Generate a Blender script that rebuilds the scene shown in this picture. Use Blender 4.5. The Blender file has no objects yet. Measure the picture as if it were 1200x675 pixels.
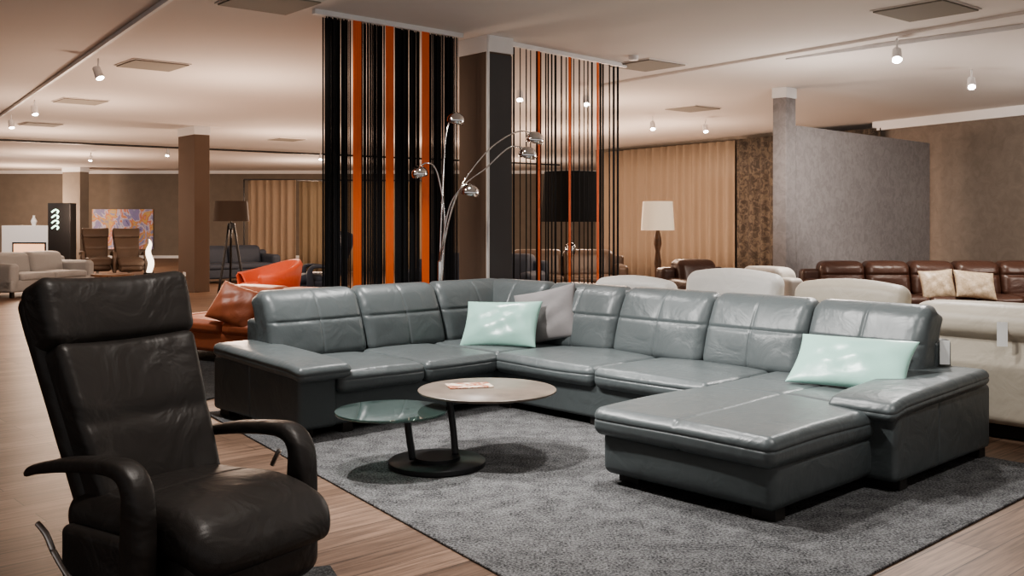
import bpy, math, random
from mathutils import Vector, Matrix
random.seed(4)
scene = bpy.context.scene
COL = scene.collection
rad = math.radians

# ------------------------------------------------------------------ materials
def new_mat(name):
    m = bpy.data.materials.new(name); m.use_nodes = True
    nt = m.node_tree
    return m, nt, nt.nodes["Principled BSDF"]

def mat(name, col, rough=0.5, metal=0.0, bump=0.0, bscale=50, var=0.0, vscale=4, sheen=0, emis=None, es=0, alpha=1, trans=0, coat=0, spec=None):
    m, nt, b = new_mat(name)
    b.inputs["Base Color"].default_value = (*col, 1)
    b.inputs["Roughness"].default_value = rough
    b.inputs["Metallic"].default_value = metal
    if sheen: b.inputs["Sheen Weight"].default_value = sheen
    if coat: b.inputs["Coat Weight"].default_value = coat
    if spec is not None: b.inputs["Specular IOR Level"].default_value = spec
    if trans: b.inputs["Transmission Weight"].default_value = trans
    if emis:
        b.inputs["Emission Color"].default_value = (*emis, 1)
        b.inputs["Emission Strength"].default_value = es
    tc = nt.nodes.new("ShaderNodeTexCoord")
    if bump:
        n = nt.nodes.new("ShaderNodeTexNoise"); n.inputs["Scale"].default_value = bscale
        n.inputs["Detail"].default_value = 4
        bp = nt.nodes.new("ShaderNodeBump"); bp.inputs["Strength"].default_value = bump
        bp.inputs["Distance"].default_value = 0.01
        nt.links.new(tc.outputs["Object"], n.inputs["Vector"])
        nt.links.new(n.outputs["Fac"], bp.inputs["Height"])
        nt.links.new(bp.outputs["Normal"], b.inputs["Normal"])
    if var:
        n = nt.nodes.new("ShaderNodeTexNoise"); n.inputs["Scale"].default_value = vscale
        n.inputs["Detail"].default_value = 5
        r = nt.nodes.new("ShaderNodeValToRGB")
        r.color_ramp.elements[0].position = 0.3; r.color_ramp.elements[1].position = 0.7
        r.color_ramp.elements[0].color = (*[c*(1-var) for c in col], 1)
        r.color_ramp.elements[1].color = (*[min(1, c*(1+var)) for c in col], 1)
        nt.links.new(tc.outputs["Object"], n.inputs["Vector"])
        nt.links.new(n.outputs["Fac"], r.inputs["Fac"])
        nt.links.new(r.outputs["Color"], b.inputs["Base Color"])
    return m

def leather(name, col, rough=0.38, wr=0.35):
    m, nt, b = new_mat(name)
    b.inputs["Base Color"].default_value = (*col, 1)
    b.inputs["Roughness"].default_value = rough
    b.inputs["Specular IOR Level"].default_value = 0.5
    tc = nt.nodes.new("ShaderNodeTexCoord")
    n1 = nt.nodes.new("ShaderNodeTexNoise"); n1.inputs["Scale"].default_value = 5; n1.inputs["Detail"].default_value = 3
    n1.inputs["Distortion"].default_value = 0.8
    v = nt.nodes.new("ShaderNodeTexVoronoi"); v.inputs["Scale"].default_value = 260
    b1 = nt.nodes.new("ShaderNodeBump"); b1.inputs["Strength"].default_value = wr; b1.inputs["Distance"].default_value = 0.035
    b2 = nt.nodes.new("ShaderNodeBump"); b2.inputs["Strength"].default_value = 0.12; b2.inputs["Distance"].default_value = 0.002
    L = nt.links.new
    L(tc.outputs["Object"], n1.inputs["Vector"]); L(tc.outputs["Object"], v.inputs["Vector"])
    L(n1.outputs["Fac"], b1.inputs["Height"]); L(v.outputs["Distance"], b2.inputs["Height"])
    L(b1.outputs["Normal"], b2.inputs["Normal"]); L(b2.outputs["Normal"], b.inputs["Normal"])
    return m

def floor_mat():
    m, nt, b = new_mat("wood_plank_floor")
    L = nt.links.new
    tc = nt.nodes.new("ShaderNodeTexCoord")
    mp = nt.nodes.new("ShaderNodeMapping"); mp.inputs["Rotation"].default_value = (0, 0, rad(-42))
    L(tc.outputs["Object"], mp.inputs["Vector"])
    br = nt.nodes.new("ShaderNodeTexBrick")
    br.inputs["Scale"].default_value = 1.0
    br.inputs["Brick Width"].default_value = 1.4; br.inputs["Row Height"].default_value = 0.17
    br.inputs["Mortar Size"].default_value = 0.0025; br.inputs["Mortar Smooth"].default_value = 0.1
    br.inputs["Bias"].default_value = 0
    br.offset = 0.37
    br.inputs["Color1"].default_value = (0.215, 0.140, 0.098, 1)
    br.inputs["Color2"].default_value = (0.135, 0.085, 0.058, 1)
    br.inputs["Mortar"].default_value = (0.04, 0.025, 0.018, 1)
    L(mp.outputs["Vector"], br.inputs["Vector"])
    mp2 = nt.nodes.new("ShaderNodeMapping"); mp2.inputs["Scale"].default_value = (1.2, 22, 1)
    L(mp.outputs["Vector"], mp2.inputs["Vector"])
    n = nt.nodes.new("ShaderNodeTexNoise"); n.inputs["Scale"].default_value = 2.2; n.inputs["Detail"].default_value = 7
    n.inputs["Distortion"].default_value = 0.6
    L(mp2.outputs["Vector"], n.inputs["Vector"])
    r = nt.nodes.new("ShaderNodeValToRGB")
    r.color_ramp.elements[0].position = 0.3; r.color_ramp.elements[0].color = (0.5, 0.47, 0.45, 1)
    r.color_ramp.elements[1].position = 0.7; r.color_ramp.elements[1].color = (1.4, 1.4, 1.4, 1)
    L(n.outputs["Fac"], r.inputs["Fac"])
    mx = nt.nodes.new("ShaderNodeMixRGB"); mx.blend_type = 'MULTIPLY'; mx.inputs[0].default_value = 1
    L(br.outputs["Color"], mx.inputs[1]); L(r.outputs["Color"], mx.inputs[2])
    L(mx.outputs[0], b.inputs["Base Color"])
    b.inputs["Roughness"].default_value = 0.42
    bp = nt.nodes.new("ShaderNodeBump"); bp.inputs["Strength"].default_value = 0.15; bp.inputs["Distance"].default_value = 0.003
    L(n.outputs["Fac"], bp.inputs["Height"]); L(bp.outputs["Normal"], b.inputs["Normal"])
    return m

def carpet_mat(name, c1, c2, scale=110):
    m, nt, b = new_mat(name)
    L = nt.links.new
    tc = nt.nodes.new("ShaderNodeTexCoord")
    n = nt.nodes.new("ShaderNodeTexNoise"); n.inputs["Scale"].default_value = scale; n.inputs["Detail"].default_value = 3
    n.inputs["Roughness"].default_value = 0.7
    n2 = nt.nodes.new("ShaderNodeTexNoise"); n2.inputs["Scale"].default_value = 9; n2.inputs["Detail"].default_value = 4
    L(tc.outputs["Object"], n.inputs["Vector"]); L(tc.outputs["Object"], n2.inputs["Vector"])
    ad = nt.nodes.new("ShaderNodeMath"); ad.operation = 'MULTIPLY_ADD'; ad.inputs[1].default_value = 0.3
    L(n2.outputs["Fac"], ad.inputs[0]); L(n.outputs["Fac"], ad.inputs[2])
    r = nt.nodes.new("ShaderNodeValToRGB")
    r.color_ramp.elements[0].position = 0.50; r.color_ramp.elements[0].color = (*c1, 1)
    r.color_ramp.elements[1].position = 0.82; r.color_ramp.elements[1].color = (*c2, 1)
    L(ad.outputs[0], r.inputs["Fac"]); L(r.outputs["Color"], b.inputs["Base Color"])
    b.inputs["Roughness"].default_value = 0.95; b.inputs["Specular IOR Level"].default_value = 0.1
    bp = nt.nodes.new("ShaderNodeBump"); bp.inputs["Strength"].default_value = 0.9; bp.inputs["Distance"].default_value = 0.012
    L(n.outputs["Fac"], bp.inputs["Height"]); L(bp.outputs["Normal"], b.inputs["Normal"])
    return m

def pattern_mat(name, c1, c2, scale=6, lo=.45, hi=.55, rough=.8, bump=0):
    m, nt, b = new_mat(name)
    L = nt.links.new
    tc = nt.nodes.new("ShaderNodeTexCoord")
    n = nt.nodes.new("ShaderNodeTexNoise"); n.inputs["Scale"].default_value = scale; n.inputs["Detail"].default_value = 8
    n.inputs["Roughness"].default_value = 0.65; n.inputs["Distortion"].default_value = 1.0
    L(tc.outputs["Object"], n.inputs["Vector"])
    r = nt.nodes.new("ShaderNodeValToRGB")
    r.color_ramp.elements[0].position = lo; r.color_ramp.elements[0].color = (*c1, 1)
    r.color_ramp.elements[1].position = hi; r.color_ramp.elements[1].color = (*c2, 1)
    L(n.outputs["Fac"], r.inputs["Fac"]); L(r.outputs["Color"], b.inputs["Base Color"])
    if bump:
        bp = nt.nodes.new("ShaderNodeBump"); bp.inputs["Strength"].default_value = bump; bp.inputs["Distance"].default_value = 0.02
        L(n.outputs["Fac"], bp.inputs["Height"]); L(bp.outputs["Normal"], b.inputs["Normal"])
    b.inputs["Roughness"].default_value = rough
    return m

def painting_mat():
    m, nt, b = new_mat("abstract_paint")
    L = nt.links.new
    tc = nt.nodes.new("ShaderNodeTexCoord")
    n = nt.nodes.new("ShaderNodeTexNoise"); n.inputs["Scale"].default_value = 1.3; n.inputs["Detail"].default_value = 4
    n.inputs["Distortion"].default_value = 2.5
    L(tc.outputs["Object"], n.inputs["Vector"])
    r = nt.nodes.new("ShaderNodeValToRGB")
    cols = [(0.28, (.05, .08, .25)), (.36, (.35, .3, .6)), (.43, (.3, .3, .55)), (.48, (.7, .68, .78)), (.53, (.65, .2, .15)), (.58, (.75, .5, .15)), (.66, (.3, .3, .5))]
    while len(r.color_ramp.elements) < len(cols): r.color_ramp.elements.new(0.5)
    for e, (p, c) in zip(r.color_ramp.elements, cols):
        e.position = p; e.color = (*c, 1)
    L(n.outputs["Fac"], r.inputs["Fac"]); L(r.outputs["Color"], b.inputs["Base Color"])
    return m

M = {}
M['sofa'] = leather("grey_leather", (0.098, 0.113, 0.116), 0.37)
M['sofa_shaded'] = leather("grey_leather_shaded", (0.076, 0.088, 0.090), 0.43)  # same leather, darker: shade of base and sides put into the colour
M['brown'] = leather("dark_brown_leather", (0.028, 0.0245, 0.0225), 0.46, .5)
M['cream'] = leather("cream_leather", (0.50, 0.45, 0.37), 0.5)
M['white_l'] = leather("white_leather", (0.74, 0.72, 0.68), 0.5)
M['orange'] = leather("orange_leather", (0.46, 0.14, 0.065), 0.48)
M['red'] = leather("red_leather", (0.50, 0.075, 0.03), 0.5)
M['cognac'] = leather("chocolate_leather", (0.060, 0.027, 0.018), 0.36)
M['taupe'] = leather("taupe_leather", (0.12, 0.085, 0.065), 0.4)
M['navy'] = leather("navy_fabric", (0.03, 0.04, 0.06), 0.7)
M['lgrey'] = leather("light_grey_fabric", (0.33, 0.34, 0.35), 0.8)
M['black'] = mat("black_metal", (0.012, 0.012, 0.013), 0.35)
M['chrome'] = mat("chrome", (0.85, 0.85, 0.85), 0.08, 1.0)
M['steel'] = mat("brushed_steel", (0.5, 0.48, 0.46), 0.3, 1.0)
M['floor'] = floor_mat()
M['rug'] = carpet_mat("grey_carpet", (0.029, 0.029, 0.030), (0.235, 0.234, 0.236), 90)
M['rug2'] = carpet_mat("dark_carpet", (0.03, 0.03, 0.03), (0.13, 0.13, 0.13), 120)
M['ceil'] = mat("ceiling_paint", (0.80, 0.765, 0.74), 0.9)
M['vent'] = mat("vent_panel", (0.27, 0.25, 0.22), 0.8)
M['white'] = mat("white_paint", (0.82, 0.83, 0.85), 0.5)
M['wall'] = mat("taupe_wall", (0.22, 0.19, 0.16), 0.9, var=0.06)
M['wallr'] = pattern_mat("brown_textured_wallpaper", (0.175, 0.145, 0.123), (0.215, 0.18, 0.153), 6, .35, .65, .8, .15)
M['wallp'] = pattern_mat("grey_textured_wallpaper", (0.21, 0.197, 0.20), (0.265, 0.25, 0.252), 9, .4, .6, .7, .3)
M['column'] = mat("brown_column_paint", (0.135, 0.095, 0.073), 0.8)
M['columng'] = mat("grey_column_paint", (0.085, 0.085, 0.09), 0.8)
M['drape'] = mat("beige_drape", (0.38, 0.30, 0.23), 0.9, bump=.2, bscale=200)
M['drape2'] = mat("gold_drape", (0.32, 0.26, 0.185), 0.9)
M['drapep'] = pattern_mat("patterned_drape", (0.07, 0.058, 0.05), (0.17, 0.14, 0.11), 9, .44, .58)
M['string_b'] = mat("black_string", (0.006, 0.006, 0.008), 0.85)
M['string_o'] = mat("orange_string", (0.80, 0.15, 0.035), 0.6)
M['mint'] = mat("mint_satin", (0.36, 0.60, 0.52), 0.30, bump=.6, bscale=5, sheen=.3)
M['taupep'] = mat("grey_velvet", (0.23, 0.215, 0.215), 0.7, bump=.4, bscale=7, sheen=.3)
M['champ'] = pattern_mat("champagne_satin", (0.42, 0.34, 0.24), (0.58, 0.48, 0.36), 22, .4, .6, .4)
M['stone'] = mat("stone_top", (0.165, 0.134, 0.11), 0.34, var=0.22, vscale=9)
M['glassd'] = mat("dark_glass", (0.20, 0.31, 0.28), 0.02, trans=0.85, coat=.6)
M['shade_b'] = mat("black_shade", (0.010, 0.010, 0.010), 0.9)
M['shade_w'] = mat("cream_shade", (0.75, 0.65, 0.50), 0.8, emis=(1, 0.82, 0.62), es=0.35)
M['shade_t'] = mat("dark_taupe_shade", (0.055, 0.038, 0.028), 0.8)
M['wood'] = mat("brown_wood", (0.12, 0.06, 0.03), 0.5, var=.3, vscale=12)
M['dark'] = mat("dark_feet", (0.015, 0.012, 0.01), 0.5)
M['paper'] = mat("paper", (0.8, 0.8, 0.78), 0.6)
M['mag'] = pattern_mat("magazine_cover", (0.30, 0.10, 0.05), (0.6, 0.5, 0.4), 14)
M['bulb'] = mat("bulb", (1, 1, 1), 0.5, emis=(1, 0.92, 0.8), es=60)
M['flame'] = mat("flame_lamp", (1, 1, 1), 0.5, emis=(1, 0.85, 0.68), es=2.5)
M['fire'] = mat("fireplace_glow", (1, .5, .2), 0.5, emis=(1, 0.65, 0.45), es=.8)
M['neon'] = mat("neon_light", (.5, 1, .8), 0.5, emis=(0.65, 1, 0.8), es=1.6)
M['paint'] = painting_mat()

# ------------------------------------------------------------------ mesh helpers
def empty(name, loc=(0, 0, 0), rz=0, scale=1):
    e = bpy.data.objects.new(name, None); COL.objects.link(e)
    e.location = loc; e.rotation_euler = (0, 0, rad(rz)); e.scale = (scale,)*3
    e.empty_display_size = 0.1
    return e

def mkobj(name, verts, faces, m, parent=None, loc=(0, 0, 0), rot=(0, 0, 0), smooth=True):
    me = bpy.data.meshes.new(name); me.from_pydata(verts, [], faces); me.update()
    if smooth:
        for p in me.polygons: p.use_smooth = True
    me.materials.append(m)
    o = bpy.data.objects.new(name, me); COL.objects.link(o)
    o.location = loc; o.rotation_euler = rot
    if parent: o.parent = parent
    return o

def softbox(name, size, center, m, parent=None, r=0.04, puff=(0, 0, 0), grooves=(), rot=(0, 0, 0), fn=None, n=8):
    """rounded cushion; grooves: (axis, pos, depth, width, face_axis)"""
    h = [s/2 for s in size]; r = min(r, min(h)*0.98)
    co = []
    for ax in range(3):
        s = set()
        for k in range(5):
            t = math.tan(math.pi/4*k/4) * r
            s.add(round(-(h[ax]-r)-t, 5)); s.add(round((h[ax]-r)+t, 5))
        inner = h[ax]-r
        for k in range(1, n): s.add(round(-inner+2*inner*k/n, 5))
        for g in grooves:
            if g[0] == ax:
                for q in (-2, -1.3, -.7, -.3, 0, .3, .7, 1.3, 2):
                    v = g[1]+q*g[3]
                    if abs(v) < inner: s.add(round(v, 5))
        co.append(sorted(s))
    vid = {}; V = []; F = []
    def get(p):
        k = tuple(round(c, 5) for c in p)
        if k in vid: return vid[k]
        q = [max(-(h[i]-r), min(h[i]-r, p[i])) for i in range(3)]
        d = [p[i]-q[i] for i in range(3)]; L = math.sqrt(sum(c*c for c in d)) or 1
        nrm = [c/L for c in d]
        w = [q[i]+nrm[i]*r for i in range(3)]
        u = [min(1, abs(p[i])/h[i]) for i in range(3)]
        out = list(w)
        for a in range(3):
            if puff[a]:
                o1, o2 = (a+1) % 3, (a+2) % 3
                out[a] += math.copysign(1, p[a])*abs(nrm[a])*puff[a]*(1-u[o1]**2.5)*(1-u[o2]**2.5)
        for g in grooves:
            ga, gp, gd, gw, fa = g
            if abs(nrm[fa]) > .3:
                e = math.exp(-((p[ga]-gp)/gw)**2)
                out[fa] -= math.copysign(gd, p[fa])*e*abs(nrm[fa])
        if fn: out = fn(*out)
        vid[k] = len(V); V.append(tuple(out)); return vid[k]
    for ax in range(3):
        a1, a2 = (ax+1) % 3, (ax+2) % 3
        for sgn in (-1, 1):
            c1, c2 = co[a1], co[a2]
            for i in range(len(c1)-1):
                for j in range(len(c2)-1):
                    quad = []
                    for (ii, jj) in ((i, j), (i+1, j), (i+1, j+1), (i, j+1)):
                        p = [0, 0, 0]; p[ax] = sgn*h[ax]; p[a1] = c1[ii]; p[a2] = c2[jj]
                        quad.append(get(p))
                    if sgn < 0: quad.reverse()
                    F.append(quad)
    return mkobj(name, V, F, m, parent, center, rot)

def sb(name, lo, hi, m, parent, **k):
    size = [hi[i]-lo[i] for i in range(3)]; c = [(hi[i]+lo[i])/2 for i in range(3)]
    return softbox(name, size, c, m, parent, **k)

def box(name, size, center, m, parent=None, rz=0, bev=0.004):
    h = [s/2 for s in size]
    V = [(x*h[0], y*h[1], z*h[2]) for x in (-1, 1) for y in (-1, 1) for z in (-1, 1)]
    F = [(0, 1, 3, 2), (4, 6, 7, 5), (0, 4, 5, 1), (2, 3, 7, 6), (0, 2, 6, 4), (1, 5, 7, 3)]
    o = mkobj(name, V, F, m, parent, center, (0, 0, rad(rz)), smooth=False)
    if bev:
        b = o.modifiers.new("bevel", 'BEVEL'); b.width = bev; b.segments = 2
    return o

def lathe(name, prof, m, parent=None, loc=(0, 0, 0), rot=(0, 0, 0), seg=48, cap=True):
    V = []; F = []
    for (r, z) in prof:
        for k in range(seg):
            a = 2*math.pi*k/seg; V.append((r*math.cos(a), r*math.sin(a), z))
    for i in range(len(prof)-1):
        for k in range(seg):
            F.append((i*seg+k, i*seg+(k+1) % seg, (i+1)*seg+(k+1) % seg, (i+1)*seg+k))
    if cap:
        F.append(tuple(reversed(range(seg)))); F.append(tuple((len(prof)-1)*seg+k for k in range(seg)))
    o = mkobj(name, V, F, m, parent, loc, rot)
    e = o.modifiers.new("es", 'EDGE_SPLIT'); e.split_angle = rad(40)
    return o

def catmull(pts, n=8):
    P = [pts[0]]+list(pts)+[pts[-1]]; out = []
    for i in range(1, len(P)-2):
        for k in range(n):
            t = k/n
            out.append(tuple(0.5*((2*P[i][j])+(-P[i-1][j]+P[i+1][j])*t+(2*P[i-1][j]-5*P[i][j]+4*P[i+1][j]-P[i+2][j])*t*t+(-P[i-1][j]+3*P[i][j]-3*P[i+1][j]+P[i+2][j])*t**3) for j in range(len(P[0]))))
    out.append(tuple(P[-2])); return out

def sweep(name, pts, m, parent=None, side=(0, 1, 0), n=8, sec=16, pw=2.0, smooth=True, loc=(0,0,0)):
    P = catmull(pts, n) if smooth else pts
    V = []; F = []; side = Vector(side)
    for i, p in enumerate(P):
        a = Vector(P[max(0, i-1)][:3]); b = Vector(P[min(len(P)-1, i+1)][:3])
        t = (b-a).normalized(); s = (side-t*side.dot(t))
        if s.length < 1e-4: s = Vector((1, 0, 0))-t*t.x
        s.normalize(); u = t.cross(s)
        for k in range(sec):
            an = 2*math.pi*k/sec; c, sn = math.cos(an), math.sin(an)
            cc = math.copysign(abs(c)**(2/pw), c); ss = math.copysign(abs(sn)**(2/pw), sn)
            V.append(tuple(Vector(p[:3])+s*cc*p[3]+u*ss*p[4]))
    for i in range(len(P)-1):
        for k in range(sec):
            F.append((i*sec+k, i*sec+(k+1) % sec, (i+1)*sec+(k+1) % sec, (i+1)*sec+k))
    F.append(tuple(reversed(range(sec)))); F.append(tuple((len(P)-1)*sec+k for k in range(sec)))
    return mkobj(name, V, F, m, parent, loc)

def tube(name, pts, r, m, parent=None, n=8, sec=10):
    return sweep(name, [(*p, r, r) for p in pts], m, parent, n=n, sec=sec)

def pillow(name, w, h, t, loc, m, normal, up=(0, 0, 1), roll=0, pin=.07):
    N = 28; V = []; F = []
    for s in (1, -1):
        base = len(V)
        for i in range(N+1):
            for j in range(N+1):
                u = math.sin(math.pi/2*(-1+2*i/N)); v = math.sin(math.pi/2*(-1+2*j/N))
                x = u*(1-pin*(1-v*v))*w/2; y = v*(1-pin*(1-u*u))*h/2
                th = t/2*((1-u**2)*(1-v**2))**0.42
                wr = (0.006*math.sin(9*u+4*v)+.005*math.sin(5*u-8*v+1))*(1-u*u)*(1-v*v)
                V.append((x, y, s*(th+wr*s)))
        for i in range(N):
            for j in range(N):
                q = (base+i*(N+1)+j, base+(i+1)*(N+1)+j, base+(i+1)*(N+1)+j+1, base+i*(N+1)+j+1)
                F.append(q if s > 0 else tuple(reversed(q)))
    o = mkobj(name, V, F, m, None, loc)
    nz = Vector(normal).normalized(); x = Vector(up).cross(nz).normalized(); y = nz.cross(x)
    R = Matrix((x, y, nz)).transposed().to_4x4() @ Matrix.Rotation(rad(roll), 4, 'Z')
    o.rotation_euler = R.to_euler()
    w_ = o.modifiers.new("weld", 'WELD'); w_.merge_threshold = 0.0005
    return o

def wavy(name, p0, p1, z0, z1, m, amp=0.05, wl=0.22, parent=None, jitter=.3):
    d = Vector((p1[0]-p0[0], p1[1]-p0[1])); L = d.length; d /= L; nrm = Vector((-d.y, d.x))
    n = max(8, int(L/wl*8)); V = []; F = []; rows = 5; ph = 0
    for i in range(n+1):
        s = L*i/n
        ph += 2*math.pi/8*(1+jitter*math.sin(i*0.37)*.8)
        for j in range(rows):
            z = z0+(z1-z0)*j/(rows-1); a = amp*(1-.35*j/(rows-1))*math.sin(ph)
            V.append((p0[0]+d.x*s+nrm.x*a, p0[1]+d.y*s+nrm.y*a, z))
    for i in range(n):
        for j in range(rows-1):
            F.append((i*rows+j, (i+1)*rows+j, (i+1)*rows+j+1, i*rows+j+1))
    o = mkobj(name, V, F, m, parent)
    so = o.modifiers.new("s", 'SOLIDIFY'); so.thickness = 0.01
    return o

def multi_boxes(name, items, m, parent=None):
    V = []; F = []
    for c, s, rz in items:
        b = len(V); R = Matrix.Rotation(rad(rz), 3, 'Z')
        for x in (-1, 1):
            for y in (-1, 1):
                for z in (-1, 1):
                    V.append(tuple(R @ Vector((x*s[0]/2, y*s[1]/2, z*s[2]/2))+Vector(c)))
        for f in [(0, 1, 3, 2), (4, 6, 7, 5), (0, 4, 5, 1), (2, 3, 7, 6), (0, 2, 6, 4), (1, 5, 7, 3)]:
            F.append(tuple(b+q for q in f))
    return mkobj(name, V, F, m, parent, smooth=False)

H = 3.18
def wallseg(name, p0, p1, z0, z1, m, t=0.12, parent=None):
    d = Vector((p1[0]-p0[0], p1[1]-p0[1])); L = d.length
    return box(name, (L, t, z1-z0), ((p0[0]+p1[0])/2, (p0[1]+p1[1])/2, (z0+z1)/2), m, parent, rz=math.degrees(math.atan2(d.y, d.x)), bev=0)

# ------------------------------------------------------------------ room
box("floor", (50, 44, 0.1), (-6, 18, -0.05), M['floor'], bev=0)
box("ceiling", (50, 44, 0.1), (-6, 18, H+0.05), M['ceil'], bev=0)
wallseg("wall_back", (-26, 36.2), (13, 36.2), 0, H, M['wall'])
wallseg("wall_left", (-26, 2), (-26, 36.2), 0, H, M['wall'])
wallseg("wall_drape_side", (2.2, 25.6), (5.6, 20.2), 0, H, M['wall'])
wallseg("wall_right", (6.75, 18.4), (11.6, 8.6), 0, H, M['wallr'])
wallseg("trim_1", (6.66, 18.3), (11.5, 8.55), H-0.16, H-0.001, M['white'], .1)
wallseg("trim_2", (-25.9, 36.08), (12, 36.08), H-0.12, H-0.001, M['white'], .08)
wallseg("baseboard_back", (-25.9, 36.1), (12, 36.1), 0, .1, M['white'], .05)
wallseg("wall_partition", (3.86, 13.72), (7.0, 16.85), 0, 2.68, M['wallp'], .14)
c = empty("partition_post", (3.72, 13.6, 0), 45)
box("post", (.26, .2, H-.14), (0, 0, (H-.14)/2), M['wallp'], c)
box("post_cap", (.28, .22, .14), (0, 0, H-.07), M['white'], c)

def column(name, x, y, sx, sy, rz, m1, m2=None):
    c = empty(name, (x, y, 0), rz)
    box("shaft", (sx, sy, H-.16), (0, 0, (H-.16)/2), m1, c)
    box("collar", (sx+.03, sy+.03, .16), (0, 0, H-.081), M['white'], c)
    return c
c = column("column", -0.27, 9.93, .46, .30, -50, M['column'])
box("side_panel", (.012, .30, H-.18), (.236, 0, (H-.18)/2), M['columng'], c)
tube("pipe", [(.26, -.17, 0.02), (.26, -.17, 1.5), (.26, -.17, H-.02)], .016, M['white'], c)
column("column", -6.2, 19.4, .8, .3, -50, M['column'])
column("column", -14.9, 34, .75, .4, -20, M['wall'])

for i, (x, y) in enumerate([(-2.0, 8.2), (-4.15, 11.5), (-6.5, 15), (-8.8, 18.6), (-5.0, 22.1), (3.53, 8.5), (1.56, 11.5), (2.9, 16)]):
    e = empty("ceiling_vent_panel", (x, y, H-.012), -50)
    box("panel", (.62, .62, .022), (0, 0, 0), M['vent'], e, bev=.003)
    box("frame", (.66, .66, .01), (0, 0, .006), M['ceil'], e, bev=.002)
lathe("smoke_detector", [(.0, -.05), (.05, -.05), (.055, -.02), (.055, 0)], M['white'], loc=(1.33, 10.9, H), cap=False)
wallseg("trim_3", (1.2, 13.3), (5.6, 7.0), H-.03, H-.001, M['ceil'], .18)
def track(name, p0, p1, m, z=H-.03, w=.035):
    return wallseg(name, p0, p1, z-.015, z+.029, m, w)
track("ceiling_track_rail", (-10.0, 18.9), (0.0, 3.85), M['white'])
track("ceiling_track_rail", (-12.5, 20.6), (1.5, 31.5), M['black'], H-.06, .08)
track("ceiling_track_rail", (3.0, 10.9), (8.0, 5.6), M['white'], H-.03, .02)

def spot_fixture(x, y, aim=(0, 0, -1), L=.14, drop=.13):
    e = empty("ceiling_spotlight", (x, y, H-.03))
    tube("stem", [(0, 0, 0), (0, 0, -drop/2), (0, 0, -drop)], .01, M['white'], e, n=2)
    d = Vector(aim).normalized(); q = d.to_track_quat('-Z', 'Y').to_euler()
    lathe("can", [(.0, .07), (.042, .07), (.048, -.07), (.042, -.07), (.038, -.055)], M['white'], e, (0, 0, -drop-.03), q, 20, cap=False)
    lathe("bulb", [(0, -.056), (.038, -.056)], M['bulb'], e, (0, 0, -drop-.03), q, 16, cap=False)
    return e
def spotlight(x, y, z, target, power, col=(1, .86, .7), size=60, blend=.6, r=.08):
    l = bpy.data.lights.new("spot_light", 'SPOT'); l.energy = power; l.color = col
    l.spot_size = rad(size); l.spot_blend = blend; l.shadow_soft_size = r
    o = bpy.data.objects.new("spot_light", l); COL.objects.link(o); o.location = (x, y, z)
    o.rotation_euler = (Vector(target)-Vector((x, y, z))).to_track_quat('-Z', 'Y').to_euler()
    return o
for (x, y, a) in [(-4.53, 10.9, (.5, -.3, -1)), (-7.0, 14.6, (.3, -.3, -1)), (-8.4, 16.7, (.3, -.3, -1)), (-1.75, 6.45, (.3, 0, -1)), (-1.0, 5.3, (.3, 0, -1)),
                  (3.75, 9.7, (-.3, -.8, -1)), (5.4, 11.7, (-.3, -.8, -1)), (1.0, 13.4, (0, -.6, -1)), (2.4, 17, (0, -.6, -1)), (3.4, 17.5, (0, -.6, -1)), (.1, 12.9, (0, -.6, -1)),
                  (-4.9, 25.5, (0, -.5, -1)), (-3.6, 27.0, (0, -.5, -1)), (-2.4, 24.0, (0, -.5, -1)), (-8.3, 24.0, (0, -.5, -1)), (-11, 26.0, (0, -.5, -1))]:
    spot_fixture(x, y, a)

# ------------------------------------------------------------------ rugs
RT = .012
def rug(name, quad, m, t=.012):
    V = [(x, y, 0.001) for x, y in quad]+[(x, y, t) for x, y in quad]
    F = [(3, 2, 1, 0), (4, 5, 6, 7), (0, 1, 5, 4), (1, 2, 6, 5), (2, 3, 7, 6), (3, 0, 4, 7)]
    o = mkobj(name, V, F, m, smooth=False)
    b = o.modifiers.new("bevel", 'BEVEL'); b.width = .004; b.segments = 2
    return o
rug("area_rug", [(.50, 3.02), (3.05, 5.42), (.10, 8.8), (-2.19, 7.1)], M['rug'])
rug("small_rug", [(-.35, 3.05), (-.72, 3.95), (-2.2, 3.6), (-1.8, 2.6)], M['rug2'])
rug("dark_rug", [(-2.35, 7.6), (-1.6, 9.2), (-3.6, 11.2), (-4.0, 9.6)], M['rug2'])

# ------------------------------------------------------------------ grey sectional sofa
S = empty("sectional_sofa", (1.211, 4.485, RT), -46.5)
ms, mz = M['sofa'], M['sofa_shaded']
ZB, ZS, ZT = .05, .262, .40
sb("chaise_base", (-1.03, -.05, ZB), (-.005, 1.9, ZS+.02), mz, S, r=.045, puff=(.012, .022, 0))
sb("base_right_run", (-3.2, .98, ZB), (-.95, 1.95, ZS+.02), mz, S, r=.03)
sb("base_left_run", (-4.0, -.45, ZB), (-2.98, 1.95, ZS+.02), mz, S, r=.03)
gr = .012
def seatf(amp=.006, k=1.0):
    def fn(x, y, z):
        if z > 0: z = z+amp*math.sin(6*x+1.3*k)*math.sin(5*y+k)
        return (x, y, z)
    return fn
sb("chaise_cushion", (-1.06, -.10, ZS-.01), (.02, 1.80, ZT), ms, S, r=.050, puff=(0, .010, .016),
   grooves=[(1, .02, gr, .014, 2), (1, .46, gr, .014, 2), (0, 0, .008, .014, 2), (2, .012, .005, .006, 1), (2, .012, .005, .006, 0)], n=14, fn=seatf(.005))
sb("seat_cushion_1", (-1.98, .93, ZS), (-1.065, 1.80, ZT), ms, S, r=.050, puff=(0, .012, .018), n=12, grooves=[(2, .012, .005, .006, 1)], fn=seatf(.005, 2))
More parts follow.
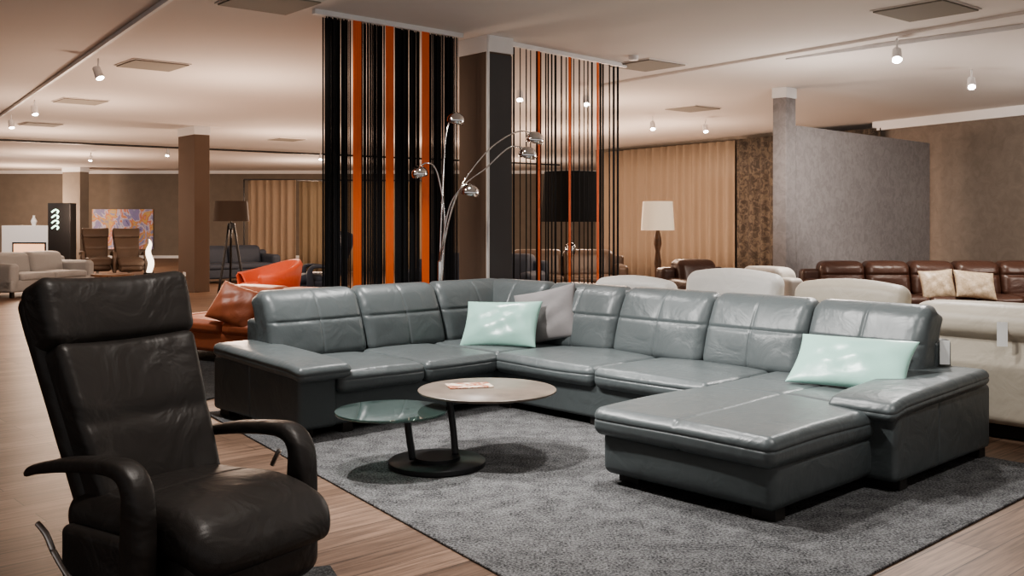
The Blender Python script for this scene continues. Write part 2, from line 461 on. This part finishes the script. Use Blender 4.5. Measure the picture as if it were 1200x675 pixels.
sb("seat_cushion_2", (-2.94, .93, ZS), (-1.985, 1.80, ZT), ms, S, r=.050, puff=(0, .012, .018), n=12, grooves=[(2, .012, .005, .006, 1)], fn=seatf(.005, 3))
sb("corner_seat", (-3.9, .985, ZS), (-2.945, 1.85, ZT), ms, S, r=.045, puff=(0, 0, .012), n=10, fn=seatf(.004, 4))
sb("seat_cushion_3", (-3.8, .30, ZS), (-2.91, .98, ZT), ms, S, r=.050, puff=(.012, 0, .018), n=12, grooves=[(2, .012, .005, .006, 0)], fn=seatf(.005, 5))
sb("seat_cushion_4", (-3.8, -.40, ZS), (-2.91, .295, ZT), ms, S, r=.050, puff=(.012, 0, .018), n=12, grooves=[(2, .012, .005, .006, 0)], fn=seatf(.005, 6))
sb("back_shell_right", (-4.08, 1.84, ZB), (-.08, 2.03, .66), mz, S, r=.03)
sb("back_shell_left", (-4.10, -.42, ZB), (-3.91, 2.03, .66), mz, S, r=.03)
def back_cush(name, lo, hi, horiz_axis, sign):
    z0, z1 = .37, .865; h = (z1-z0)/2
    ax = 1 if horiz_axis == 0 else 0
    def fn(x, y, z):
        t = (z+h)/(2*h)
        p = [x, y, z]
        c = p[ax]
        thick = 1-.25*max(0, t-.45)
        p[ax] = c*thick+sign*(.13*t+.12*max(0, t-.55)**1.5)
        if t > .75: p[2] = z-.07*max(0, sign*c/.13)*(t-.75)/.25
        hx = p[horiz_axis]
        p[ax] += .004*math.sin(14*hx+5*z)*math.sin(9*z)
        return p
    return sb(name, (*lo, z0), (*hi, z1), ms, S, r=.075, puff=(.016, 0, .0) if ax == 0 else (0, .016, 0),
       grooves=[(2, .030, .010, .012, ax), (horiz_axis, 0, .008, .010, ax)], fn=fn, n=12)
bx = [-.10, -.86, -1.62, -2.42, -3.22]
for i in range(4):
    back_cush(f"back_cushion_{i+1}", (bx[i+1]+.001, 1.60), (bx[i]-.001, 1.88), 0, 1)
back_cush("back_cushion_5", (-3.95, 1.60), (-3.223, 1.88), 0, 1)
by = [-.42, .38, 1.14, 1.93]
for i in range(3):
    back_cush(f"back_cushion_{i+6}", (-3.96, by[i]+.001), (-3.68, by[i+1]-.001), 1, -1)
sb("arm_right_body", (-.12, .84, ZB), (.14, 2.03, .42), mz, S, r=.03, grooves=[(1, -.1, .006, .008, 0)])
def armfn_y(L, dz=.05):
    def fn(x, y, z):
        t = (y+L/2)/L
        return (x*(1-.10*(1-t)), y, z+dz*(t-.5)*1.0-(.018*max(0, (.12-t)/.12)))
    return fn
sb("arm_right_pad", (-.24, .79, .395), (.175, 1.96, .49), ms, S, r=.045, puff=(0, 0, .010), fn=armfn_y(1.17), n=12, grooves=[(2, .0, .005, .006, 0), (2, .0, .005, .006, 1)])
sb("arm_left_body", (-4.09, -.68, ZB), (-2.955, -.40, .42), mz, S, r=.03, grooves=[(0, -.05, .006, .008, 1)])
def armfn_x(x, y, z):
    t = (1.16/2-x)/1.16
    return (x, y, z+.05*(t-.5)-(.018*max(0, (.12-t)/.12)))
sb("arm_left_pad", (-4.06, -.71, .395), (-2.90, -.31, .49), ms, S, r=.045, puff=(0, 0, .010), fn=armfn_x, n=12, grooves=[(2, .0, .005, .006, 1), (2, .0, .005, .006, 0)])
for i, (x, y) in enumerate([(-.92, .08), (-.09, .04), (.06, .95), (.06, 1.95), (-3.05, -.3), (-3.05, -.6), (-4.0, -.6), (-2.9, 1.05), (-2.0, 1.05), (-3.95, 1.9), (-2, 1.9)]):
    box(f"foot_{i+1}", (.13, .08, ZB+.012), (x, y, (ZB+.012)/2), M['dark'], S)
box("price_tag", (.055, .004, .14), (-.045, 1.84, .60), M['paper'], S, rz=35, bev=0)

pillow("mint_pillow", .62, .40, .15, (-.085, 7.72, .575), M['mint'], (-.30, -.85, .60), roll=2)
pillow("grey_pillow", .52, .44, .13, (.27, 7.80, .635), M['taupep'], (-.40, -.9, .40), roll=14)
pillow("mint_pillow", .68, .38, .13, (1.95, 5.72, .565), M['mint'], (-.45, -.60, .85), roll=0)

# ------------------------------------------------------------------ coffee table
T = empty("swivel_coffee_table", (-.418, 5.55, RT))
lathe("base", [(0, 0), (.262, 0), (.27, .006), (.27, .03), (.262, .036), (0, .036)], M['black'], T, seg=64, cap=False)
lathe("hub", [(0, .036), (.13, .036), (.13, .055), (0, .055)], M['black'], T, cap=False)
sweep("stem_1", [(-.13, -.05, .05, .030, .018), (-.15, -.05, .18, .030, .018), (-.165, -.05, .315, .030, .018)], M['black'], T, side=(0, 1, 0), pw=6)
sweep("stem_2", [(.10, .05, .05, .030, .018), (.085, .07, .2, .030, .018), (.06, .09, .375, .030, .018)], M['black'], T, side=(0, 1, 0), pw=6)
lathe("glass_top", [(0, .312), (.307, .312), (.31, .316), (.31, .322), (.307, .326), (0, .326)], M['glassd'], T, (-.245, -.08, 0), seg=72, cap=False)
lathe("glass_support", [(0, .298), (.07, .298), (.07, .311), (0, .311)], M['black'], T, (-.165, -.05, 0), cap=False)
lathe("stone_top", [(0, .372), (.36, .372), (.395, .380), (.40, .386), (.40, .392), (.395, .396), (0, .396)], M['stone'], T, (.275, .2, 0), seg=72, cap=False)
e = box("magazine", (.26, .17, .006), (-.25, 5.83, RT+.400), M['mag'], rz=14)

# ------------------------------------------------------------------ recliner
def recliner(name, loc, rz, m, scale=1):
    R = empty(name, loc, rz, scale)
    lathe("base_plate", [(0, 0), (.30, 0), (.30, .012), (.27, .022), (.05, .03), (0, .03)], M['steel'], R, cap=False)
    lathe("column", [(.035, .02), (.035, .24)], M['steel'], R)
    def sfn(x, y, z):
        t = max(0, (x-.05)/.33)
        return (x, y, z+.02*math.sin(max(0, x+.1)*4)-.075*t**2.2)
    sb("seat_shell", (-.32, -.27, .20), (.30, .27, .34), m, R, r=.06)
    sb("seat_cushion", (-.30, -.30, .29), (.44, .30, .455), m, R, r=.075, puff=(.02, .0, .022), fn=sfn, n=14,
       grooves=[(0, -.02, .004, .01, 2)])
    sb("footrest_panel", (.08, -.28, .13), (.40, .28, .345), m, R, r=.08, puff=(.025, .0, 0), n=8)
    B = bpy.data.objects.new("backrest", None); COL.objects.link(B); B.parent = R
    B.location = (-.20, 0, .40); B.rotation_euler = (0, rad(-22), 0)
    def curve(x, y, z, zc, k=0.0):
        g = zc+z; w = .86+.16*max(0, min(1, g/.7))
        return (x+.045*(abs(y)/.3)**2+k*z, y*w, z)
    sb("back_shell", (-.13, -.31, -.06), (-.02, .31, .79), m, B, r=.05, puff=(.02, 0, 0), fn=lambda x, y, z: curve(x, y, z, .365), n=12)
    sb("back_cushion", (-.07, -.298, -.03), (.066, .298, .572), m, B, r=.038, puff=(.018, 0, 0), fn=lambda x, y, z: curve(x, y, z, .27), n=18,
       grooves=[(2, .00, .010, .030, 0)])
    sb("headrest", (-.10, -.31, .556), (.072, .31, .815), m, B, r=.045, puff=(.020, 0, 0), fn=lambda x, y, z: curve(x, y, z, .68, .08), n=12)
    for s in (-1, 1):
        y = .355*s
        sweep("armrest_"+("near" if s < 0 else "far"), [(-.39, y, .515, .020, .010), (-.33, y, .540, .034, .018), (-.15, y, .578, .042, .024), (.05, y, .600, .044, .026), (.150, y, .592, .046, .032),
              (.198, y, .54, .046, .042), (.205, y, .45, .045, .052), (.20, y, .30, .043, .058), (.18, y, .12, .040, .055)], m, R, side=(0, 1, 0), pw=3.2, sec=24)
        sb("side_panel", (-.24, y-.045*s-.03, .17), (.22, y-.045*s+.03, .36), m, R, r=.028)
    tube("lever", [(-.18, -.40, .30), (-.21, -.405, .35), (-.25, -.41, .38)], .010, M['steel'], R)
    tube("lever_far", [(.0, .40, .44), (.02, .405, .48), (.03, .41, .50)], .010, M['steel'], R)
    tube("lever_bar", [(-.18, -.40, .30), (-.1, -.39, .22), (0.02, -.38, .16)], .010, M['steel'], R)
    return R
recliner("recliner_armchair", (-1.13, 3.47, RT), -33, M['brown'], .985)

# ------------------------------------------------------------------ cream sofa behind
C = empty("cream_sofa", (1.211, 4.485, 0), -46.5)
mc = M['cream']
sb("base", (-3.6, 2.6, .1), (.75, 3.45, .38), mc, C, r=.04)
sb("back_shell", (-3.6, 2.50, .1), (.75, 2.72, .74), mc, C, r=.06)
for i in range(4):
    x0 = -3.55+i*.98
    sb(f"seat_cushion_{i+1}", (x0, 2.72, .34), (x0+.97, 3.5, .47), mc, C, r=.05, puff=(0, 0, .02))
    sb(f"back_cushion_{i+1}", (x0, 2.58, .42), (x0+.97, 2.86, .80), mc, C, r=.09, puff=(0, .02, .02))
def hd(x, y, z): return (x, y+.15*z, z+.04*(1-(x/.40)**2))
for i, (x, zt) in enumerate([(-3.02, .87), (-2.03, .965), (-1.05, .925)]):
    sb(f"headrest_{i+1}", (x-.43, 2.56, .70), (x+.43, 2.72, zt), M['white_l'] if i < 2 else mc, C, r=.075, puff=(0, .02, 0), fn=hd)
sb("arm_end", (.50, 2.46, .1), (.98, 3.5, .70), mc, C, r=.10, puff=(.02, .02, .02))
sb("end_roll", (-.55, 2.45, .62), (.62, 2.82, .845), mc, C, r=.10, puff=(0, .015, .012))
sb("plinth", (-3.5, 2.62, .0), (.7, 3.4, .1), M['dark'], C, r=.01)
box("price_tag", (.06, .004, .15), (.06, 2.42, .68), M['paper'], C, rz=30, bev=0)

# ------------------------------------------------------------------ generic sofa
def gsofa(name, loc, rz, w, d, m, seat=.42, back=.8, arm=.58, n=3, aw=.2, feet=True, pil=None, tuft=False):
    R = empty(name, loc, rz)
    sb("base", (-w/2, -d/2, .1), (w/2, d/2, seat-.1), m, R, r=.04)
    sb("back", (-w/2, d/2-.22, .1), (w/2, d/2, back-.1), m, R, r=.05)
    iw = (w-2*aw)/n
    for i in range(n):
        x0 = -w/2+aw+i*iw
        sb(f"seat_cushion_{i+1}", (x0+.004, -d/2-.02, seat-.13), (x0+iw-.004, d/2-.2, seat), m, R, r=.05, puff=(0, .01, .02))
        g = [(2, .06, .02, .02, 1)] if tuft else []
        sb(f"back_cushion_{i+1}", (x0+.004, d/2-.38, seat-.05), (x0+iw-.004, d/2-.06, back), m, R, r=.09, puff=(0, .02, .01), grooves=g, fn=lambda x, y, z: (x, y+.2*z, z))
    for s in (-1, 1):
        x = s*(w/2-aw/2)
        sb("arm_"+("l" if s < 0 else "r"), (x-aw/2, -d/2, .1), (x+aw/2, d/2, arm), m, R, r=min(.07, aw*.45), puff=(0, 0, .01))
    for sx in (-1, 1):
        for sy in (-1, 1):
            box("foot", (.06, .06, .11), (sx*(w/2-.1), sy*(d/2-.1), .055), M['dark'], R)
    return R
gsofa("orange_sofa", (-2.50, 9.95, .012), -32, 1.8, 1.05, M['orange'], .40, .68, .40, 2, .10)
pillow("orange_pillow", .60, .40, .18, (-2.62, 9.50, .56), M['orange'], (-.4, -1, .6), roll=-14)
gsofa("brown_leather_sofa", (5.75, 12.75, 0), 0, 3.9, .95, M['cognac'], .43, .84, .62, 6, .2, tuft=True)
pillow("champagne_pillow", .42, .38, .14, (5.30, 12.40, .58), M['champ'], (-.1, -1, .4), roll=4)
pillow("champagne_pillow", .52, .36, .15, (5.72, 12.30, .58), M['champ'], (.1, -1, .45), roll=-6)
gsofa("cognac_armchair", (2.55, 13.3, 0), 20, .95, .9, M['cognac'], .43, .84, .6, 1, .18)
gsofa("cream_armchair", (3.1, 11.2, 0), 120, 1.0, .95, M['white_l'], .43, .86, .6, 1, .2)
gsofa("grey_sofa", (-8.9, 18.6, 0), 70, 2.0, .95, M['lgrey'], .42, .78, .6, 2, .2)
gsofa("navy_sofa", (-6.3, 22.3, 0), 40, 2.0, .95, M['navy'], .42, .8, .6, 2, .2)
gsofa("navy_sofa", (-.6, 15.5, 0), -20, 2.2, .95, M['navy'], .42, .85, .6, 2, .2)
gsofa("taupe_sofa", (.9, 17.5, 0), 0, 2.2, .95, M['taupe'], .42, .85, .6, 2, .2)
recliner("recliner_armchair", (-10.2, 24.5, 0), -60, M['taupe'])
recliner("recliner_armchair", (-9.35, 24.3, 0), -60, M['taupe'])
recliner("recliner_armchair", (-3.3, 17.0, 0), 200, M['navy'])
TC = empty("red_tub_chair", (-3.75, 15.2, 0), -55)
V = []; F = []; N = 36
for i in range(N+1):
    a = rad(-125+250*i/N)
    hgt = .56+.20*math.cos(a/1.4)**2
    for (r, z) in ((.34, .12), (.46, .20), (.52, hgt-.04), (.50, hgt), (.45, hgt-.02), (.38, .4), (.3, .35)):
        V.append((r*math.sin(a)*1.05, r*math.cos(a), z))
for i in range(N):
    for j in range(6):
        F.append((i*7+j, (i+1)*7+j, (i+1)*7+j+1, i*7+j+1))
mkobj("shell", V, F, M['red'], TC).modifiers.new("s", 'SOLIDIFY').thickness = .02
lathe("seat", [(0, .25), (.38, .25), (.42, .32), (.41, .40), (.36, .43), (0, .44)], M['red'], TC, cap=False)
lathe("pedestal", [(0, 0), (.26, 0), (.25, .02), (.05, .04), (.04, .26)], M['steel'], TC, cap=False)

# ------------------------------------------------------------------ string curtains
def strings(name, p0, p1, dens, orange, z0=.05, z1=H-.05, w=.014, ow=.075, layers=1):
    R = empty(name, (0, 0, 0))
    d = Vector((p1[0]-p0[0], p1[1]-p0[1])); L = d.length; d /= L; rz = math.degrees(math.atan2(d.y, d.x))
    it = []
    for ly in range(layers):
        s = 0
        while s < L:
            if not any(abs(s-o) < ow*.5 for o in orange):
                ww = w*random.uniform(.5, 1.2); nx = random.uniform(-.012, .012)+ly*.05
                it.append(((p0[0]+d.x*s-d.y*nx, p0[1]+d.y*s+d.x*nx, (z0+z1)/2), (ww, .004, z1-z0), rz+random.uniform(-25, 25)))
            s += dens*random.uniform(.6, 1.4)
    multi_boxes("black_strings", it, M['string_b'], R)
    it = []
    for o in orange:
        k = max(3, int(ow/.012))
        for q in range(k):
            off = o-ow/2+ow*(q+.5)/k
            it.append(((p0[0]+d.x*off+d.y*.02, p0[1]+d.y*off-d.x*.02, (z0+z1)/2), (ow/k*1.02, .004, z1-z0), rz+(8 if q % 2 else -8)))
    multi_boxes("orange_bands", it, M['string_o'], R)
    a = (p0[0]-d.x*.12, p0[1]-d.y*.12); b = (p1[0]+d.x*.05, p1[1]+d.y*.05)
    wallseg("rail", a, b, H-.045, H-.002, M['white'], .05, R)
strings("string_curtain", (-1.60, 8.55), (-.52, 9.56), .0125, [.31, .66, 1.07], w=.0115, layers=2, ow=.085)
strings("string_curtain", (.02, 10.07), (1.27, 11.42), .072, [.36, .86, 1.35], w=.028, ow=.035)

# ------------------------------------------------------------------ drapes
wavy("beige_drapes", (2.25, 25.0), (4.75, 21.2), .02, H-.1, M['drape'], .06, .26)
wavy("patterned_drapes", (4.72, 21.0), (5.45, 19.8), .02, H-.1, M['drapep'], .05, .3)
wavy("patterned_drapes", (5.3, 19.8), (6.70, 18.1), .02, H-.12, M['drapep'], .05, .3)
GD = empty("gold_drapes")
wavy("drape_1", (-6.9, 26), (-5.6, 25.8), .02, 2.42, M['drape'], .05, .2, GD)
wavy("drape_2", (-5.6, 26.2), (-2.2, 26.8), .02, 2.40, M['drape2'], .05, .2, GD)
wallseg("rail", (-7.0, 26.0), (-2.2, 26.8), 2.42, 2.46, M['black'], .05, GD)
for k, x in enumerate((-7.0, -2.2)):
    yy = 26.0 if x < -5 else 26.8
    tube(f"post_{k+1}", [(x, yy, 0), (x, yy, 1.2), (x, yy, 2.44)], .02, M['black'], GD)

# ------------------------------------------------------------------ lamps
def shade(name, r0, r1, z0, z1, m, parent, loc=(0, 0, 0)):
    return lathe(name, [(r0, z0), (r1, z1), (r1-.006, z1), (r0-.006, z0), (r0, z0)], m, parent, loc, cap=False)
L1 = empty("tripod_floor_lamp", (-5.16, 18.3, 0))
shade("lampshade", .32, .29, 1.36, 1.73, M['shade_t'], L1)
for k in range(3):
    a = rad(90+120*k+20)
    tube(f"leg_{k+1}", [(.05*math.cos(a), .05*math.sin(a), 1.30), (.16*math.cos(a), .16*math.sin(a), .65), (.28*math.cos(a), .28*math.sin(a), 0.01)], .022, M['black'], L1, n=2)
lathe("hub", [(0, 1.22), (.07, 1.22), (.07, 1.32), (.012, 1.33), (.012, 1.55)], M['black'], L1, cap=False)
L2 = empty("black_floor_lamp", (.74, 12.6, 0))
shade("lampshade", .38, .33, 1.36, 1.99, M['shade_b'], L2)
tube("stem", [(0, 0, .02), (0, 0, .9), (0, 0, 1.7)], .018, M['chrome'], L2, n=2)
lathe("foot", [(0, 0), (.2, 0), (.2, .02), (.02, .03)], M['chrome'], L2, cap=False)
lathe("glass_ball", [(0, .9)]+[(.07*math.sin(rad(t)), 1.0-.1*math.cos(rad(t))) for t in range(10, 171, 16)]+[(0, 1.1)], M['chrome'], L2, cap=False)
L3 = empty("cream_floor_lamp", (2.02, 13.8, 0))
shade("lampshade", .23, .205, 1.24, 1.64, M['shade_w'], L3)
lathe("stem", [(0, 0), (.16, 0), (.15, .03), (.03, .05), (.035, .5), (.05, .8), (.03, .95), (.055, 1.05), (.045, 1.15), (.02, 1.25), (.01, 1.5)], M['wood'], L3, cap=False)
L4 = empty("arc_floor_lamp", (-.66, 9.12, 0))
lathe("base", [(0, 0), (.16, 0), (.16, .03), (.03, .04), (.025, .06), (.022, 1.0), (0, 1.02)], M['chrome'], L4, cap=False)
heads = [(.14, .05, 2.30, .1), (.87, .05, 2.12, .55), (.80, -.1, 1.97, .45), (-.19, -.05, 1.80, -.1), (.28, -.12, 1.63, .15)]
for i, (hx, hy, hz, q) in enumerate(heads):
    if hx > .5:
        pts = [(0, 0, .6), (.03, 0, 1.1), (.16, hy*.3, 1.62), (.42, hy*.6, hz-.12), (hx*.8, hy*.9, hz+.07), (hx, hy, hz+.05)]
    elif hx > 0:
        pts = [(0, 0, .6), (.0, 0, 1.0), (.02, hy*.4, hz*.7), (hx*.35, hy*.7, hz*.93), (hx*.8, hy, hz+.06), (hx, hy, hz+.05)]
    else:
        pts = [(0, 0, .6), (.03, 0, 1.0), (.04, hy*.4, 1.45), (-.03, hy*.7, 1.83), (-.12, hy, 1.90), (hx, hy, hz+.05)]
    tube(f"arm_{i+1}", pts, .007, M['chrome'], L4)
    prof = [(.084*math.sin(rad(t)), .080*math.cos(rad(t))*.95) for t in range(0, 116, 8)]
    prof[0] = (.001, prof[0][1])
    lathe(f"dome_{i+1}", prof, M['chrome'], L4, (hx, hy, hz), (0, rad(12 if hx > 0 else -12), 0), 28, cap=False)
# ------------------------------------------------------------------ far left objects
Cb = empty("white_cabinet", (-14.5, 30, 0), -8)
box("carcass", (1.6, .45, 1.2), (0, 0, .62), M['white'], Cb)
box("fire_niche", (1.0, .02, .34), (0.1, -.235, .50), M['fire'], Cb)
box("niche_frame", (1.1, .02, .44), (0.1, -.228, .50), M['black'], Cb)
box("plinth", (1.5, .4, .05), (0, 0, .02), M['dark'], Cb)
lathe("vase", [(0, 1.22), (.05, 1.22), (.09, 1.35), (.03, 1.48), (.04, 1.52)], M['white'], Cb, (.1, 0, 0), cap=False)
Ds = empty("display_cabinet", (-12.65, 28, 0))
box("carcass", (.62, .4, 1.86), (0, 0, .93), M['black'], Ds)
for k in range(4):
    tube(f"neon_{k+1}", [(-.20, -.21, 1.15+.15*k), (-.10, -.21, 1.22+.15*k), (-.02, -.21, 1.18+.15*k), (-.05, -.21, 1.12+.15*k)], .022, M['neon'], Ds)
P_ = empty("abstract_painting", (-14.1, 36.06, 1.05))
box("canvas", (2.2, .05, 1.45), (0, 0, 0), M['paint'], P_)
Fl = empty("flame_lamp", (-8.75, 24, 0))
sweep("glow", [(0, 0, .12, .08, .06), (.05, 0, .35, .09, .07), (-.02, 0, .6, .08, .06), (.03, 0, .8, .04, .04), (.0, 0, .92, .01, .01)], M['flame'], Fl)
lathe("foot", [(0, 0), (.14, 0), (.12, .12), (0, .13)], M['black'], Fl, cap=False)
for (x, y) in [(-6.9, 17.2), (.9, 14.6)]:
    t = empty("side_table", (x, y, 0))
    lathe("top", [(0, .42), (.35, .42), (.35, .45), (0, .45)], M['wood'], t, cap=False)
    for k in range(3):
        a = rad(120*k); tube(f"leg_{k+1}", [(.1*math.cos(a), .1*math.sin(a), .42), (.2*math.cos(a), .2*math.sin(a), .2), (.28*math.cos(a), .28*math.sin(a), 0.01)], .014, M['black'], t, n=2)
box("socket_plate", (.12, .01, .08), (-6.25, 19.0, .35), M['white'], rz=-50)

# ------------------------------------------------------------------ lighting
W = bpy.data.worlds.new("world"); scene.world = W; W.use_nodes = True
W.node_tree.nodes["Background"].inputs[0].default_value = (1.0, .96, .94, 1)
W.node_tree.nodes["Background"].inputs[1].default_value = .52
KEY = (1, .97, .94)
spotlight(-1.7, 6.3, 2.95, (-.4, 6.6, 0), 410, KEY, 95, .8, .07)
spotlight(-1.0, 5.2, 2.95, (.9, 5.2, 0), 410, KEY, 90, .8, .07)
spotlight(.6, 5.9, 3.0, (1.6, 5.8, 0), 250, KEY, 100, .9, .1)
spotlight(-.5, 8.3, 3.0, (-.3, 7.9, 0), 200, KEY, 100, .9, .1)
spotlight(2.2, 3.6, 3.0, (1.6, 4.6, 0), 150, KEY, 100, .9, .1)
spotlight(-.4, 3.2, 3.0, (-1.1, 3.5, .4), 160, (1, .92, .85), 80, .8, .1)
spotlight(3.75, 9.6, 2.9, (4.9, 14.8, 1.7), 1300, (1, .92, .84), 42, 1, .1)
spotlight(5.4, 11.7, 2.9, (6.0, 12.8, .5), 250, (1, .9, .8), 90, .9, .1)
spotlight(5.4, 11.7, 2.9, (8.2, 15.4, 1.6), 450, (1, .88, .76), 60, 1, .1)
spotlight(3.4, 8.2, 3.0, (2.6, 7.2, .6), 240, KEY, 90, .9, .1)
spotlight(-4.4, 9.6, 2.95, (-2.8, 9.5, .4), 180, KEY, 80, .9, .1)  # added spot without a fixture, brightens the orange sofa
spotlight(-4.5, 13.6, 2.95, (-3.7, 15.2, .5), 180, KEY, 80, .9, .1)
spotlight(-2.2, 8.0, 2.95, (-.5, 9.9, 1.6), 110, (1, .85, .7), 70, 1, .1)
spotlight(-14, 26, 2.95, (-14.3, 30.5, .9), 450, (1, .92, .84), 80, .9, .1)  # added spot without a fixture, lifts the white cabinet
WARM = (1, .74, .56)
def pt(x, y, z, p, col=WARM, r=.35):  # added fill points, no real lamps: ambient light and ceiling glow
    l = bpy.data.lights.new("fill_glow", 'POINT'); l.energy = p; l.color = col; l.shadow_soft_size = r
    o = bpy.data.objects.new("fill_glow", l); COL.objects.link(o); o.location = (x, y, z)
for (x, y, z, p) in [(-3.4, 12.5, 1.6, 140), (-6.5, 15, 1.6, 125), (-9.5, 20, 1.6, 160), (-4.5, 20.5, 1.6, 160), (-12, 27, 1.6, 240), (-6, 30, 1.6, 200), (-16, 33, 1.6, 240),
                     (1.5, 15, 1.7, 110), (1.2, 20, 1.7, 150), (-1.5, 23, 1.6, 160), (0, 30, 1.6, 180), (2.8, 18.5, 1.7, 115)]:
    pt(x, y, z, p)
pt(3.5, 11, 1.8, 80, (1, .89, .8))
pt(7.2, 11.0, 1.8, 95, (1, .89, .8))

# ------------------------------------------------------------------ camera
cam = bpy.data.cameras.new("camera"); co = bpy.data.objects.new("camera", cam); COL.objects.link(co)
co.location = (0, 0, 1.38); co.rotation_euler = (rad(90), 0, 0)
cam.sensor_width = 36; cam.lens = 35; cam.shift_y = -79.5/1200
cam.clip_end = 200
scene.camera = co
scene.view_settings.view_transform = 'AgX'
scene.view_settings.look = 'AgX - Medium High Contrast'
scene.view_settings.exposure = 0.15
